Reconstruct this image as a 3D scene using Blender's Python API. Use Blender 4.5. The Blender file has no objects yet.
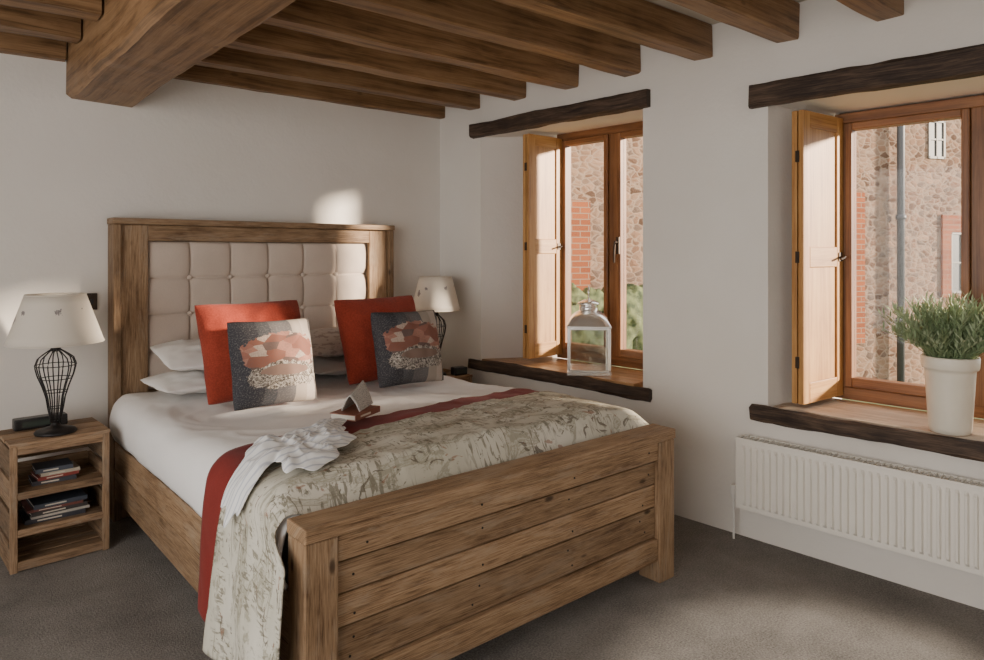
import bpy, math, random, bmesh
from mathutils import Vector, Matrix, noise
random.seed(7)
S = bpy.context.scene
COL = S.collection
AL = math.radians(3.4)
CA, SA = math.cos(AL), math.sin(AL)
def W(x, y, z=0.0):
    return (x*CA - y*SA, x*SA + y*CA, z)

# ---------------------------------------------------------------- mesh builder
class MB:
    def __init__(s):
        s.v=[]; s.f=[]; s.uv=[]; s.t=[]; s.m=[]
    def face(s, idx, uvs, tone=0.5, mi=0):
        s.f.append(tuple(idx)); s.uv.append(uvs); s.t.append(tone); s.m.append(mi)
    def box(s, x0,x1,y0,y1,z0,z1, tone=None, mi=0, M=None):
        if x0>x1: x0,x1=x1,x0
        if y0>y1: y0,y1=y1,y0
        if z0>z1: z0,z1=z1,z0
        if tone is None: tone=random.random()
        c=[(x0,y0,z0),(x1,y0,z0),(x1,y1,z0),(x0,y1,z0),(x0,y0,z1),(x1,y0,z1),(x1,y1,z1),(x0,y1,z1)]
        b=len(s.v)
        for p in c:
            q=Vector(p)
            if M is not None: q=M@q
            s.v.append(tuple(q))
        d=[x1-x0,y1-y0,z1-z0]; ax=d.index(max(d)); o=[i for i in range(3) if i!=ax]
        ou=random.random()*7; ov=random.random()*7
        for q in [(0,3,2,1),(4,5,6,7),(0,1,5,4),(1,2,6,5),(2,3,7,6),(3,0,4,7)]:
            s.face([b+i for i in q], [(c[i][ax]+ou, c[i][o[0]]+c[i][o[1]]+ov) for i in q], tone, mi)
    def revolve(s, prof, seg=32, cx=0, cy=0, cz=0, mi=0, tone=.5, cap=True):
        b=len(s.v); n=len(prof)
        for i,(r,z) in enumerate(prof):
            for j in range(seg):
                a=2*math.pi*j/seg
                s.v.append((cx+r*math.cos(a), cy+r*math.sin(a), cz+z))
        for i in range(n-1):
            for j in range(seg):
                k=(j+1)%seg
                s.face([b+i*seg+j,b+i*seg+k,b+(i+1)*seg+k,b+(i+1)*seg+j],
                       [(j/seg,i/n),((j+1)/seg,i/n),((j+1)/seg,(i+1)/n),(j/seg,(i+1)/n)],tone,mi)
        if cap:
            s.face([b+j for j in range(seg)][::-1],[(0,0)]*seg,tone,mi)
            s.face([b+(n-1)*seg+j for j in range(seg)],[(0,0)]*seg,tone,mi)
    def tube(s, pts, r, seg=8, closed=False, mi=0, tone=.5):
        pts=[Vector(p) for p in pts]; n=len(pts); b=len(s.v)
        rr = r if isinstance(r,(list,tuple)) else [r]*n
        up=Vector((0.13,0.21,1)).normalized()
        for i,p in enumerate(pts):
            if closed: d=pts[(i+1)%n]-pts[i-1]
            else: d=pts[min(i+1,n-1)]-pts[max(i-1,0)]
            d.normalize()
            u=d.cross(up)
            if u.length<1e-3: u=d.cross(Vector((1,0,0)))
            u.normalize(); w=d.cross(u)
            for j in range(seg):
                a=2*math.pi*j/seg
                s.v.append(tuple(p+(u*math.cos(a)+w*math.sin(a))*rr[i]))
        for i in range(n if closed else n-1):
            i2=(i+1)%n
            for j in range(seg):
                k=(j+1)%seg
                s.face([b+i*seg+j,b+i*seg+k,b+i2*seg+k,b+i2*seg+j],[(i*.02,j/seg*.1),(i*.02,(j+1)/seg*.1),((i+1)*.02,(j+1)/seg*.1),((i+1)*.02,j/seg*.1)],tone,mi)
        if not closed:
            s.face([b+j for j in range(seg)][::-1],[(0,0)]*seg,tone,mi)
            s.face([b+(n-1)*seg+j for j in range(seg)],[(0,0)]*seg,tone,mi)
    def grid(s, fn, nu, nv, mi=0, tone=.5, flip=False):
        b=len(s.v)
        for i in range(nu+1):
            for j in range(nv+1):
                s.v.append(tuple(fn(i/nu,j/nv)))
        for i in range(nu):
            for j in range(nv):
                q=[b+i*(nv+1)+j,b+(i+1)*(nv+1)+j,b+(i+1)*(nv+1)+j+1,b+i*(nv+1)+j+1]
                uv=[(i/nu,j/nv),((i+1)/nu,j/nv),((i+1)/nu,(j+1)/nv),(i/nu,(j+1)/nv)]
                if flip: q=q[::-1]; uv=uv[::-1]
                s.face(q,uv,tone,mi)
    def timber(s, axis, a0,a1, b0,b1, z0,z1, n=24, jit=.006, ch=.012, seed=0, tone=None):
        if tone is None: tone=random.random()
        sec=[(b0+ch,z0),(b1-ch,z0),(b1,z0+ch),(b1,z1-ch),(b1-ch,z1),(b0+ch,z1),(b0,z1-ch),(b0,z0+ch)]
        per=[0]
        for i in range(8):
            p=sec[i]; q=sec[(i+1)%8]; per.append(per[-1]+math.dist(p,q))
        base=len(s.v)
        for i in range(n+1):
            a=a0+(a1-a0)*i/n
            for k,(bb,zz) in enumerate(sec):
                nb=noise.noise(Vector((a*2.2+seed*3.1,k*.6,seed)))*jit*2
                nz=noise.noise(Vector((a*2.2+seed*1.7,k*.6+9,seed)))*jit*2
                nb+=noise.noise(Vector((a*11+seed*3.1,k*2.6,seed)))*jit*.7
                nz+=noise.noise(Vector((a*11+seed*1.7,k*2.6+9,seed)))*jit*.7
                p=(a,bb+nb,zz+nz) if axis=='x' else (bb+nb,a,zz+nz)
                s.v.append(p)
        ou=random.random()*9
        for i in range(n):
            ua=a0+(a1-a0)*i/n; ub=a0+(a1-a0)*(i+1)/n
            for k in range(8):
                k2=(k+1)%8
                q=[base+i*8+k,base+(i+1)*8+k,base+(i+1)*8+k2,base+i*8+k2]
                uv=[(ua+ou,per[k]),(ub+ou,per[k]),(ub+ou,per[k+1]),(ua+ou,per[k+1])]
                if axis=='y': q=q[::-1]; uv=uv[::-1]
                s.face(q[::-1],uv[::-1],tone)
        for st in (0,n):
            q=[base+st*8+k for k in range(8)]
            uv=[(0.3,sec[k][0]+sec[k][1]) for k in range(8)]
            s.face(q if st else q[::-1],uv,tone)
    def build(s, name, mats, parent=None, loc=(0,0,0), rot=(0,0,0), smooth=False, bevel=0, seg=2, solid=0):
        me=bpy.data.meshes.new(name)
        me.from_pydata(s.v,[],s.f)
        uvl=me.uv_layers.new(name='UVMap')
        flat=[c for f in s.uv for p in f for c in p]
        uvl.data.foreach_set('uv',flat)
        at=me.attributes.new('tone','FLOAT','FACE'); at.data.foreach_set('value',s.t)
        if not isinstance(mats,(list,tuple)): mats=[mats]
        for m in mats: me.materials.append(m)
        me.polygons.foreach_set('material_index',s.m)
        me.polygons.foreach_set('use_smooth',[smooth]*len(s.f))
        me.update()
        bm=bmesh.new(); bm.from_mesh(me); bmesh.ops.recalc_face_normals(bm,faces=bm.faces[:]); bm.to_mesh(me); bm.free()
        ob=bpy.data.objects.new(name,me); COL.objects.link(ob)
        ob.location=loc; ob.rotation_euler=rot
        if parent is not None: ob.parent=parent
        if solid:
            m=ob.modifiers.new('s','SOLIDIFY'); m.thickness=solid; m.offset=0
        if bevel:
            m=ob.modifiers.new('b','BEVEL'); m.width=bevel; m.segments=seg; m.limit_method='ANGLE'; m.angle_limit=math.radians(35)
        return ob

def empty(name, loc, rot=(0,0,0)):
    o=bpy.data.objects.new(name,None); COL.objects.link(o); o.location=loc; o.rotation_euler=rot
    o.empty_display_size=.1
    return o
def tag(o,label,cat,group=None,kind=None):
    o['label']=label; o['category']=cat
    if group: o['group']=group
    if kind: o['kind']=kind
    return o
def struct(o,label=None,cat=None):
    o['kind']='structure'
    if label: o['label']=label
    if cat: o['category']=cat
    return o
def weld(o,d=1e-5):
    bm=bmesh.new(); bm.from_mesh(o.data); bmesh.ops.remove_doubles(bm,verts=bm.verts[:],dist=d); bmesh.ops.recalc_face_normals(bm,faces=bm.faces[:]); bm.to_mesh(o.data); bm.free()

# ---------------------------------------------------------------- materials
class N:
    def __init__(s,name,rough=.6,metal=0.0,spec=.5):
        s.mat=bpy.data.materials.new(name); s.mat.use_nodes=True
        s.nt=s.mat.node_tree; s.b=s.nt.nodes['Principled BSDF']
        s.b.inputs['Roughness'].default_value=rough; s.b.inputs['Metallic'].default_value=metal
        s.b.inputs['Specular IOR Level'].default_value=spec
        s.out=s.nt.nodes['Material Output']
    def n(s,t,**k):
        nd=s.nt.nodes.new(t)
        for a,v in k.items(): setattr(nd,a,v)
        return nd
    def l(s,a,b): s.nt.links.new(a,b)
    def tc(s,kind='Object',scale=(1,1,1),rot=(0,0,0)):
        t=s.n('ShaderNodeTexCoord'); m=s.n('ShaderNodeMapping')
        m.inputs['Scale'].default_value=scale; m.inputs['Rotation'].default_value=rot
        s.l(t.outputs[kind],m.inputs['Vector']); return m.outputs['Vector']
    def noise(s,vec,scale=5,detail=4,rough=.5,dist=0):
        x=s.n('ShaderNodeTexNoise'); x.inputs['Scale'].default_value=scale; x.inputs['Detail'].default_value=detail
        x.inputs['Roughness'].default_value=rough; x.inputs['Distortion'].default_value=dist
        if vec is not None: s.l(vec,x.inputs['Vector'])
        return x.outputs['Fac']
    def ramp(s,fac,stops,interp='LINEAR'):
        r=s.n('ShaderNodeValToRGB'); cr=r.color_ramp; cr.interpolation=interp
        while len(cr.elements)<len(stops): cr.elements.new(.5)
        for e,(p,c) in zip(cr.elements,stops):
            e.position=p; e.color=(c if len(c)==4 else (*c,1)) if isinstance(c,tuple) else (c,c,c,1)
        s.l(fac,r.inputs['Fac']); return r.outputs['Color']
    def mix(s,fac,a,b,mode='MIX'):
        x=s.n('ShaderNodeMix',data_type='RGBA',blend_type=mode)
        for i,val in ((0,fac),(6,a),(7,b)):
            if hasattr(val,'links'): s.l(val,x.inputs[i])
            elif i==0: x.inputs[0].default_value=val
            else: x.inputs[i].default_value=(*val,1) if isinstance(val,tuple) else (val,val,val,1)
        return x.outputs[2]
    def math(s,op,a,b=None,c=None,clamp=False):
        x=s.n('ShaderNodeMath',operation=op,use_clamp=clamp)
        for i,val in enumerate((a,b,c)):
            if val is None: continue
            if hasattr(val,'links'): s.l(val,x.inputs[i])
            else: x.inputs[i].default_value=val
        return x.outputs[0]
    def col(s,c):
        if hasattr(c,'links'): s.l(c,s.b.inputs['Base Color'])
        else: s.b.inputs['Base Color'].default_value=(*c,1)
    def bump(s,h,strength=.3,dist=.01):
        x=s.n('ShaderNodeBump'); x.inputs['Strength'].default_value=strength; x.inputs['Distance'].default_value=dist
        s.l(h,x.inputs['Height']); s.l(x.outputs['Normal'],s.b.inputs['Normal'])

def wood(name,dark,mid,light,rough=.55,gscale=1.0,knots=.5,tonev=.35,bump=.25,spec=.4,crisp=.5,stretch=1.0,worn=None):
    m=N(name,rough,spec=spec)
    g=m.noise(m.tc('UV',(1.2*gscale*stretch,15*gscale,1)),3.0,9,.70,.55)
    g2=m.noise(m.tc('UV',(2.2*gscale*stretch,70*gscale,1)),4,4,.65,.2)
    big=m.noise(m.tc('UV',(2.4,5,1)),1.6,4,.6)
    f=m.math('MULTIPLY_ADD',g2,crisp*.65,m.math('MULTIPLY_ADD',big,.22,m.math('MULTIPLY',g,.78-crisp*.65)))
    c=m.ramp(f,[(.41,dark),(.50,mid),(.61,light)])
    if worn:
        wn_=m.noise(m.tc('UV',(3,12,1)),1.5,7,.7,.5)
        c=m.mix(m.ramp(wn_,[(.52,0.0),(.66,.55)]),c,worn)
    if knots:
        v=m.n('ShaderNodeTexVoronoi'); v.inputs['Scale'].default_value=1.0
        m.l(m.tc('UV',(3.4,7.5,1)),v.inputs['Vector'])
        kd=m.math('MULTIPLY_ADD',g,.06,v.outputs['Distance'])
        k=m.ramp(kd,[(0.05,1.0),(.085,.8),(.12,0.0)])
        c=m.mix(m.math('MULTIPLY',k,knots),c,tuple(x*.45 for x in dark))
    a=m.n('ShaderNodeAttribute',attribute_name='tone')
    tv=m.math('MULTIPLY_ADD',a.outputs['Fac'],tonev,1-tonev*.5)
    h=m.n('ShaderNodeHueSaturation'); m.l(c,h.inputs['Color']); m.l(tv,h.inputs['Value'])
    m.col(h.outputs['Color']); m.bump(f,bump,.004)
    return m.mat
def plain(name,c,rough=.6,metal=0,var=.12,scale=8,bump=0,spec=.5):
    m=N(name,rough,metal,spec)
    nz=m.noise(m.tc('Object'),scale,4)
    cc=m.ramp(nz,[(.3,tuple(x*(1-var) for x in c)),(.7,tuple(min(1,x*(1+var)) for x in c))])
    m.col(cc)
    if bump: m.bump(m.noise(m.tc('Object'),scale*12,3),bump,.002)
    return m.mat

M_wall=N('plaster_white',.9,spec=.2)
_n=M_wall.noise(M_wall.tc('Object'),1.6,4)
M_wall.col(M_wall.ramp(_n,[(.3,(.71,.67,.615)),(.7,(.765,.73,.68))]))
M_wall.bump(M_wall.math('ADD',M_wall.noise(M_wall.tc('Object'),5,4),M_wall.math('MULTIPLY',M_wall.noise(M_wall.tc('Object'),60,2),.15)),.35,.02)
M_wall=M_wall.mat
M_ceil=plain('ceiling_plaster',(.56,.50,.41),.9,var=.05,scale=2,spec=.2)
m=N('carpet_taupe',.98,spec=.1)
nz=m.noise(m.tc('Object'),150,3,.75); nb=m.noise(m.tc('Object'),2.2,6,.65)
c=m.ramp(m.math('MULTIPLY_ADD',nz,.58,m.math('MULTIPLY',nb,.42)),[(.37,(.13,.118,.108)),(.63,(.37,.34,.31))])
m.col(c); m.bump(nz,.9,.010); M_carpet=m.mat

M_bed=wood('reclaimed_pine',(.115,.064,.033),(.275,.172,.095),(.41,.28,.17),.62,1.15,1.0,.45,.4,.3,.7,1.0,(.35,.27,.19))
M_crate=wood('crate_wood',(.09,.052,.03),(.24,.150,.085),(.37,.25,.155),.7,1.4,.8,.6,.5,.3,.6,1.0,(.28,.22,.16))
M_oak=wood('golden_oak',(.30,.135,.038),(.45,.225,.070),(.54,.305,.108),.42,.8,.15,.2,.12,.4,.4,.5)
M_winwood=wood('window_hardwood',(.12,.047,.018),(.21,.090,.034),(.30,.14,.058),.4,.8,0,.15,.1,.4,.4,.5)
M_beam=wood('oak_beam',(.105,.054,.023),(.235,.130,.060),(.335,.20,.102),.5,.6,.5,.3,.25,.35,.35,.6)
M_dark=wood('dark_old_oak',(.018,.011,.008),(.055,.034,.023),(.14,.09,.06),.7,.9,.4,.2,.7)
M_sill=wood('sill_oak',(.22,.11,.05),(.42,.23,.10),(.55,.34,.17),.34,.7,.3,.3,.15,.5)
M_sill2=wood('sill_worn_oak',(.34,.25,.18),(.52,.41,.31),(.62,.51,.41),.5,.7,.2,.25,.15)
M_iron=plain('dark_iron',(.035,.032,.032),.5,.7,.2,20)
M_steel=plain('polished_steel',(.88,.87,.85),.25,.82,.04,12)
M_black=plain('black_plastic',(.015,.015,.016),.35,0,.1)
M_white=plain('white_enamel',(.74,.72,.68),.35,0,.02)
M_rad=plain('radiator_enamel',(.78,.745,.68),.4,0,.02)
M_brass=plain('bronze_handle',(.06,.045,.035),.4,.8,.1)

def fabric(name,c,scale=260,var=.1,rough=.95,bump=.3):
    m=N(name,rough,spec=.15)
    w=m.noise(m.tc('Object'),scale,2,.6); b=m.noise(m.tc('Object'),5,4)
    f=m.math('MULTIPLY_ADD',w,.5,m.math('MULTIPLY',b,.5))
    m.col(m.ramp(f,[(.35,tuple(x*(1-var) for x in c)),(.65,tuple(min(1,x*(1+var)) for x in c))]))
    m.bump(m.math('MULTIPLY_ADD',w,.25,m.math('MULTIPLY',b,.3)),bump,.006)
    m.b.inputs['Sheen Weight'].default_value=.08
    return m.mat
M_duvet=fabric('white_cotton',(.86,.84,.82),200,.03)
M_pillow=fabric('white_pillowcase',(.80,.78,.75),200,.03)
M_red=fabric('brick_red_fabric',(.27,.044,.026),160,.28,.95,.6)
M_redthrow=fabric('crimson_wool',(.20,.025,.020),220,.15)
M_linen=fabric('beige_linen',(.58,.485,.41),300,.08)
M_matt=fabric('mattress_ticking',(.7,.68,.64),150,.04)

# printed throw
m=N('printed_throw',.9,spec=.15)
n1=m.noise(m.tc('UV',(13,6.5,1)),1.0,7,.66,1.0); n2=m.noise(m.tc('UV',(110,7,1)),1.5,4,.6,.7); n3=m.noise(m.tc('UV',(6,4,1)),.9,3)
msk=m.ramp(m.noise(m.tc('UV',(8,4,1)),1.3,2),[(.44,0.0),(.54,1.0)])
base=m.ramp(n3,[(.35,(.52,.495,.405)),(.65,(.66,.63,.545))])
c=m.mix(m.ramp(n1,[(.51,0.0),(.55,.75),(.60,.15),(.64,.7)]),base,(.27,.25,.18))
c=m.mix(m.math('MULTIPLY',msk,m.ramp(n2,[(.53,0.0),(.58,.8)])),c,(.19,.17,.12))
n4=m.noise(m.tc('UV',(30,14,1)),1.1,5,.6,1.4)
c=m.mix(m.ramp(n4,[(.61,0.0),(.63,.8)]),c,(.13,.105,.075))
n5=m.noise(m.tc('UV',(18,9,1)),1.7,4,.55,.8)
c=m.mix(m.ramp(n5,[(.65,0.0),(.67,.65)]),c,(.28,.13,.08))
m.col(c); m.bump(m.noise(m.tc('Object'),120,3),.15,.002); M_print=m.mat

m=N('sprigged_pillowcase',.9,spec=.15)
n1=m.noise(m.tc('UV',(10,8,1)),1.4,5,.6,.6)
c=m.mix(m.ramp(n1,[(.52,0.0),(.58,.7)]),(.60,.54,.50),(.34,.27,.24))
m.col(c); M_sprig=m.mat

# patchwork cushion
m=N('patchwork_wool',.95,spec=.1)
t=m.n('ShaderNodeTexCoord'); sp=m.n('ShaderNodeSeparateXYZ'); m.l(t.outputs['UV'],sp.inputs[0])
X,Y=sp.outputs[0],sp.outputs[1]
wv=m.math('MULTIPLY_ADD',m.noise(m.tc('UV'),4,3),.05,X)
c=m.ramp(wv,[(0,(.048,.048,.055)),(.36,(.075,.075,.08)),(.48,(.13,.12,.12)),(.66,(.33,.28,.235)),(.80,(.42,.36,.31)),(.94,(.10,.09,.09))],'CONSTANT')
wd=m.noise(m.tc('UV',(1,1,1)),60,3,.7)
c=m.mix(m.ramp(wd,[(.5,0.0),(.65,.35)]),c,(.30,.27,.25))
def ell(cx,cy,rx,ry):
    a=m.math('DIVIDE',m.math('SUBTRACT',X,cx),rx); b=m.math('DIVIDE',m.math('SUBTRACT',Y,cy),ry)
    return m.math('SQRT',m.math('ADD',m.math('MULTIPLY',a,a),m.math('MULTIPLY',b,b)))
nz=m.noise(m.tc('UV'),5,4,.55)
nz2=m.noise(m.tc('UV'),10,5,.65)
d1=m.math('MULTIPLY_ADD',nz2,.7,ell(.52,.56,.42,.24)); mk=m.math('LESS_THAN',d1,1.28)
vp=m.n('ShaderNodeTexVoronoi'); vp.inputs['Scale'].default_value=1; m.l(m.tc('UV',(7,15,1),(0,0,.35)),vp.inputs['Vector'])
vs=m.n('ShaderNodeSeparateColor'); m.l(vp.outputs['Color'],vs.inputs[0])
strp=m.ramp(vs.outputs[0],[(.0,(.22,.095,.07)),(.28,(.34,.17,.13)),(.48,(.13,.09,.08)),(.62,(.42,.33,.27)),(.82,(.27,.12,.09))],'CONSTANT')
strp=m.mix(m.ramp(wd,[(.45,0.0),(.65,.5)]),strp,(.16,.11,.095))
c=m.mix(mk,c,strp)
d2=m.math('MULTIPLY_ADD',nz2,.9,ell(.54,.36,.42,.13)); mk2=m.math('LESS_THAN',d2,1.42)
d3=m.math('MULTIPLY_ADD',nz2,.5,ell(.54,.41,.28,.055)); mk3=m.math('LESS_THAN',d3,1.15)
spk=m.ramp(m.noise(m.tc('UV',(1,1,1)),26,5,.78,1.6),[(.44,(.07,.058,.05)),(.52,(.30,.265,.23)),(.64,(.56,.52,.46))])
c=m.mix(mk2,c,spk)
c=m.mix(mk3,c,(.20,.135,.11))
m.col(c); m.bump(m.noise(m.tc('Object'),200,2),.3,.003); M_patch=m.mat

m=N('striped_cotton_shirt',.9,spec=.15)
spx=m.n('ShaderNodeSeparateXYZ'); m.l(m.tc('Object',(1,1,1)),spx.inputs[0])
sw=m.math('SINE',m.math('MULTIPLY_ADD',m.noise(m.tc('Object'),5,2),7,m.math('MULTIPLY',spx.outputs[1],300)))
m.col(m.ramp(sw,[(.0,(.80,.80,.79)),(.6,(.76,.76,.77)),(.95,(.52,.54,.59))]))
M_shirt=m.mat

# lampshade
m=N('printed_lampshade',.85,spec=.2)
vv=m.n('ShaderNodeTexVoronoi'); vv.inputs['Scale'].default_value=1; vv.inputs['Randomness'].default_value=.7
m.l(m.tc('UV',(11,2.4,1)),vv.inputs['Vector'])
dd=m.math('MULTIPLY_ADD',m.noise(m.tc('UV',(85,15,1)),1.0,4,.6,.4),.55,vv.outputs['Distance'])
c=m.mix(m.math('MULTIPLY',m.math('LESS_THAN',dd,.455),.8),(.86,.81,.73),(.22,.19,.20))
m.col(c)
tr=m.n('ShaderNodeBsdfTranslucent'); m.l(c,tr.inputs['Color'])
mx=m.n('ShaderNodeMixShader'); mx.inputs[0].default_value=.4
m.l(m.b.outputs[0],mx.inputs[1]); m.l(tr.outputs[0],mx.inputs[2]); m.l(mx.outputs[0],m.out.inputs[0])
M_shade=m.mat

def glassmat(name,tint=(1,1,1),g=.07):
    m=N(name); a=m.n('ShaderNodeBsdfTransparent'); a.inputs[0].default_value=(*tint,1)
    b=m.n('ShaderNodeBsdfGlossy'); b.inputs['Roughness'].default_value=.03
    mx=m.n('ShaderNodeMixShader')
    nz=m.noise(m.tc('Object'),1.5,2); m.l(m.math('MULTIPLY_ADD',nz,.01,g),mx.inputs[0])
    m.l(a.outputs[0],mx.inputs[1]); m.l(b.outputs[0],mx.inputs[2]); m.l(mx.outputs[0],m.out.inputs[0])
    return m.mat
M_glass=glassmat('window_glass',(.98,.98,.98),.010)
M_lglass=glassmat('lantern_glass',(.93,.95,.95),.10)

# exterior
m=N('rubble_stone',.95,spec=.1)
vec=m.tc('Object',(1,1,1.6))
wn=m.n('ShaderNodeTexNoise'); wn.inputs['Scale'].default_value=5; wn.inputs['Detail'].default_value=5; m.l(vec,wn.inputs['Vector'])
va=m.mix(.13,vec,wn.outputs['Color'])
v=m.n('ShaderNodeTexVoronoi'); v.inputs['Scale'].default_value=11; m.l(va,v.inputs['Vector'])
ve=m.n('ShaderNodeTexVoronoi',feature='DISTANCE_TO_EDGE'); ve.inputs['Scale'].default_value=11; m.l(va,ve.inputs['Vector'])
sc=m.n('ShaderNodeSeparateColor'); m.l(v.outputs['Color'],sc.inputs[0])
c=m.ramp(sc.outputs[0],[(0,(.075,.042,.027)),(.25,(.19,.105,.066)),(.5,(.26,.165,.108)),(.75,(.12,.085,.066)),(1,(.32,.20,.13))])
c=m.mix(m.math('MULTIPLY',m.noise(m.tc('Object'),30,5),.5),c,(.11,.07,.048))
mo=m.ramp(ve.outputs['Distance'],[(.02,.85),(.12,0.0)])
c=m.mix(mo,c,(.27,.195,.14)); m.col(c); m.bump(ve.outputs['Distance'],.5,.03); M_stone=m.mat
m=N('red_brick',.9,spec=.1)
br=m.n('ShaderNodeTexBrick'); br.inputs['Scale'].default_value=1; 
br.inputs['Brick Width'].default_value=.20; br.inputs['Row Height'].default_value=.065; br.inputs['Mortar Size'].default_value=.006
br.inputs['Color1'].default_value=(.27,.085,.036,1); br.inputs['Color2'].default_value=(.19,.058,.028,1); br.inputs['Mortar'].default_value=(.22,.155,.11,1)
m.l(m.tc('Object',(1,1,1),(math.pi/2,0,0)),br.inputs['Vector']); m.col(br.outputs['Color']); M_brick=m.mat
M_extwhite=plain('painted_window_frame',(.15,.13,.11),.5)
M_extglass=plain('dark_window_glass',(.045,.045,.04),.4,0,.3,2)
M_pipe=plain('grey_drainpipe',(.065,.066,.07),.5)
M_ground=plain('lawn',(.10,.14,.05),.95,0,.3,14)
m=N('hedge_leaf',.8); m.col(m.ramp(m.noise(m.tc('Object'),14,5),[(.35,(.025,.04,.010)),(.65,(.12,.14,.05))])); M_hedge=m.mat
M_leaf=N('sage_leaf',.6); M_leaf.col(M_leaf.ramp(M_leaf.n('ShaderNodeAttribute',attribute_name='tone').outputs['Fac'],[(0,(.12,.19,.08)),(.5,(.30,.39,.21)),(1,(.52,.60,.40))])); M_leaf=M_leaf.mat
M_pot=plain('cream_ceramic',(.76,.70,.59),.4,0,.05,6)
M_soil=plain('potting_soil',(.05,.035,.025),.95,0,.4,40,bump=.6)

# ---------------------------------------------------------------- room shell
mb=MB(); mb.box(-4.6,.45,0,.3,-.05,2.5,tone=.5)
o=struct(mb.build('wall_back',M_wall),'white plastered wall behind the bed','wall')
mb=MB(); mb.box(-4.9,1.2,-5.9,.3,-.12,0,tone=.5); o=struct(mb.build('floor',M_carpet),'taupe wool carpet floor','floor')
mb=MB(); mb.box(-4.7,.8,-5.9,.3,2.36,2.46,tone=.5); struct(mb.build('ceiling',M_ceil),'off-white plaster ceiling between beams','ceiling')
mb=MB(); mb.box(-4.7,.9,-5.9,-5.6,-.05,2.5,tone=.5); struct(mb.build('wall_front',M_wall),'white plastered wall','wall')
mb=MB()
mb.box(-4.6,-4.35,-5.6,-5.0,0,2.4); mb.box(-4.6,-4.35,-1.2,0,0,2.4); mb.box(-4.6,-4.35,-5.0,-1.2,2.2,2.4); mb.box(-4.6,-4.35,-5.0,-1.2,0,.25)  # unseen wall; its wide opening is added to let fill light in
struct(mb.build('wall_left',M_wall),'white plastered wall with a wide opening added for fill light','wall')

TH=.5; WX=.38
OP=[dict(f=(-.409,-1.625,.55,2.022), b=(-.70,-1.60,.55,2.05)), dict(f=(-2.278,-3.62,.55,1.945), b=(-2.41,-3.55,.55,1.935))]
mb=MB()
def wallface(x,key):
    ys=[.0]
    for o in OP: ys+= [o[key][0],o[key][1]]
    ys.append(-5.6)
    ys[0]=.0 if x==0 else .3
    def q(ya,yb,za,zb):
        b=len(mb.v); mb.v+= [(x,ya,za),(x,yb,za),(x,yb,zb),(x,ya,zb)]
        mb.face([b,b+1,b+2,b+3],[(ya,za),(yb,za),(yb,zb),(ya,zb)])
    for i in range(0,len(ys)-1):
        if i%2==0: q(ys[i],ys[i+1],-.05,2.5)
        else:
            o=OP[i//2][key]; q(ys[i],ys[i+1],-.05,o[2]); q(ys[i],ys[i+1],o[3],2.5)
wallface(0,'f'); wallface(TH,'b')
for o in OP:
    f,b_=o['f'],o['b']
    F=[(0,f[0],f[2]),(0,f[1],f[2]),(0,f[1],f[3]),(0,f[0],f[3])]
    B=[(TH,b_[0],b_[2]),(TH,b_[1],b_[2]),(TH,b_[1],b_[3]),(TH,b_[0],b_[3])]
    for i in range(4):
        j=(i+1)%4; k=len(mb.v); mb.v+=[F[i],F[j],B[j],B[i]]
        mb.face([k,k+1,k+2,k+3],[(0,0),(1,0),(1,1),(0,1)])
o=mb.build('wall_right',M_wall,rot=(0,0,AL)); struct(o,'white plastered wall with deep window recesses','wall')
weld(o,1e-4)
md=o.modifiers.new('b','BEVEL'); md.width=.02; md.segments=3; md.limit_method='ANGLE'; md.angle_limit=math.radians(40)

# ---------------------------------------------------------------- windows
def window(idx,ya,yb,z0,z1,label):
    yc=(ya+yb)/2; w=abs(ya-yb); H=z1-z0
    root=empty('window_%d'%idx,W(WX,yc,z0),(0,0,AL)); struct(root,label,'window')
    fr=MB(); t=.048; d=.09
    fr.box(0,d,-w/2,w/2,0,t+.01); fr.box(0,d,-w/2,w/2,H-t,H)
    fr.box(0,d,w/2-t,w/2,t,H-t); fr.box(0,d,-w/2,-w/2+t,t,H-t); fr.box(0,d,-.03,.03,t,H-t)
    fr.build('window_frame',M_winwood,root,bevel=.004)
    for sgn in (1,-1):
        a=.03; b=w/2-t
        sa=MB(); s=.032
        y0,y1=(a,b) if sgn>0 else (-b,-a)
        sa.box(-.012,.05,y0+.002,y0+s,t+.012,H-t-.002); sa.box(-.012,.05,y1-s,y1-.002,t+.012,H-t-.002)
        sa.box(-.012,.05,y0+s,y1-s,t+.012,t+.012+s+.012); sa.box(-.012,.05,y0+s,y1-s,H-t-.002-s,H-t-.002)
        so=sa.build('casement_sash',M_winwood,root,bevel=.004)
        g=MB(); g.box(.018,.024,y0+s,y1-s,t+.02+s,H-t-s-.002); g.build('glass_pane',M_glass,so)
    h=MB(); yk=-.05
    h.box(-.026,-.012,yk-.011,yk+.011,H*.5-.05,H*.5+.05); h.tube([(-.026,yk,H*.5+.02),(-.05,yk,H*.5+.02),(-.055,yk,H*.5+.0),(-.052,yk+.004,H*.5-.05),(-.045,yk+.01,H*.5-.10)],.007)
    h.build('handle',M_brass,root)
    return root
window(1,-.715,-1.60,.612,2.045,'orange-brown hardwood casement window, two lights')
window(2,-2.42,-3.55,.612,1.93,'orange-brown hardwood casement window over the radiator')

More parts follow.
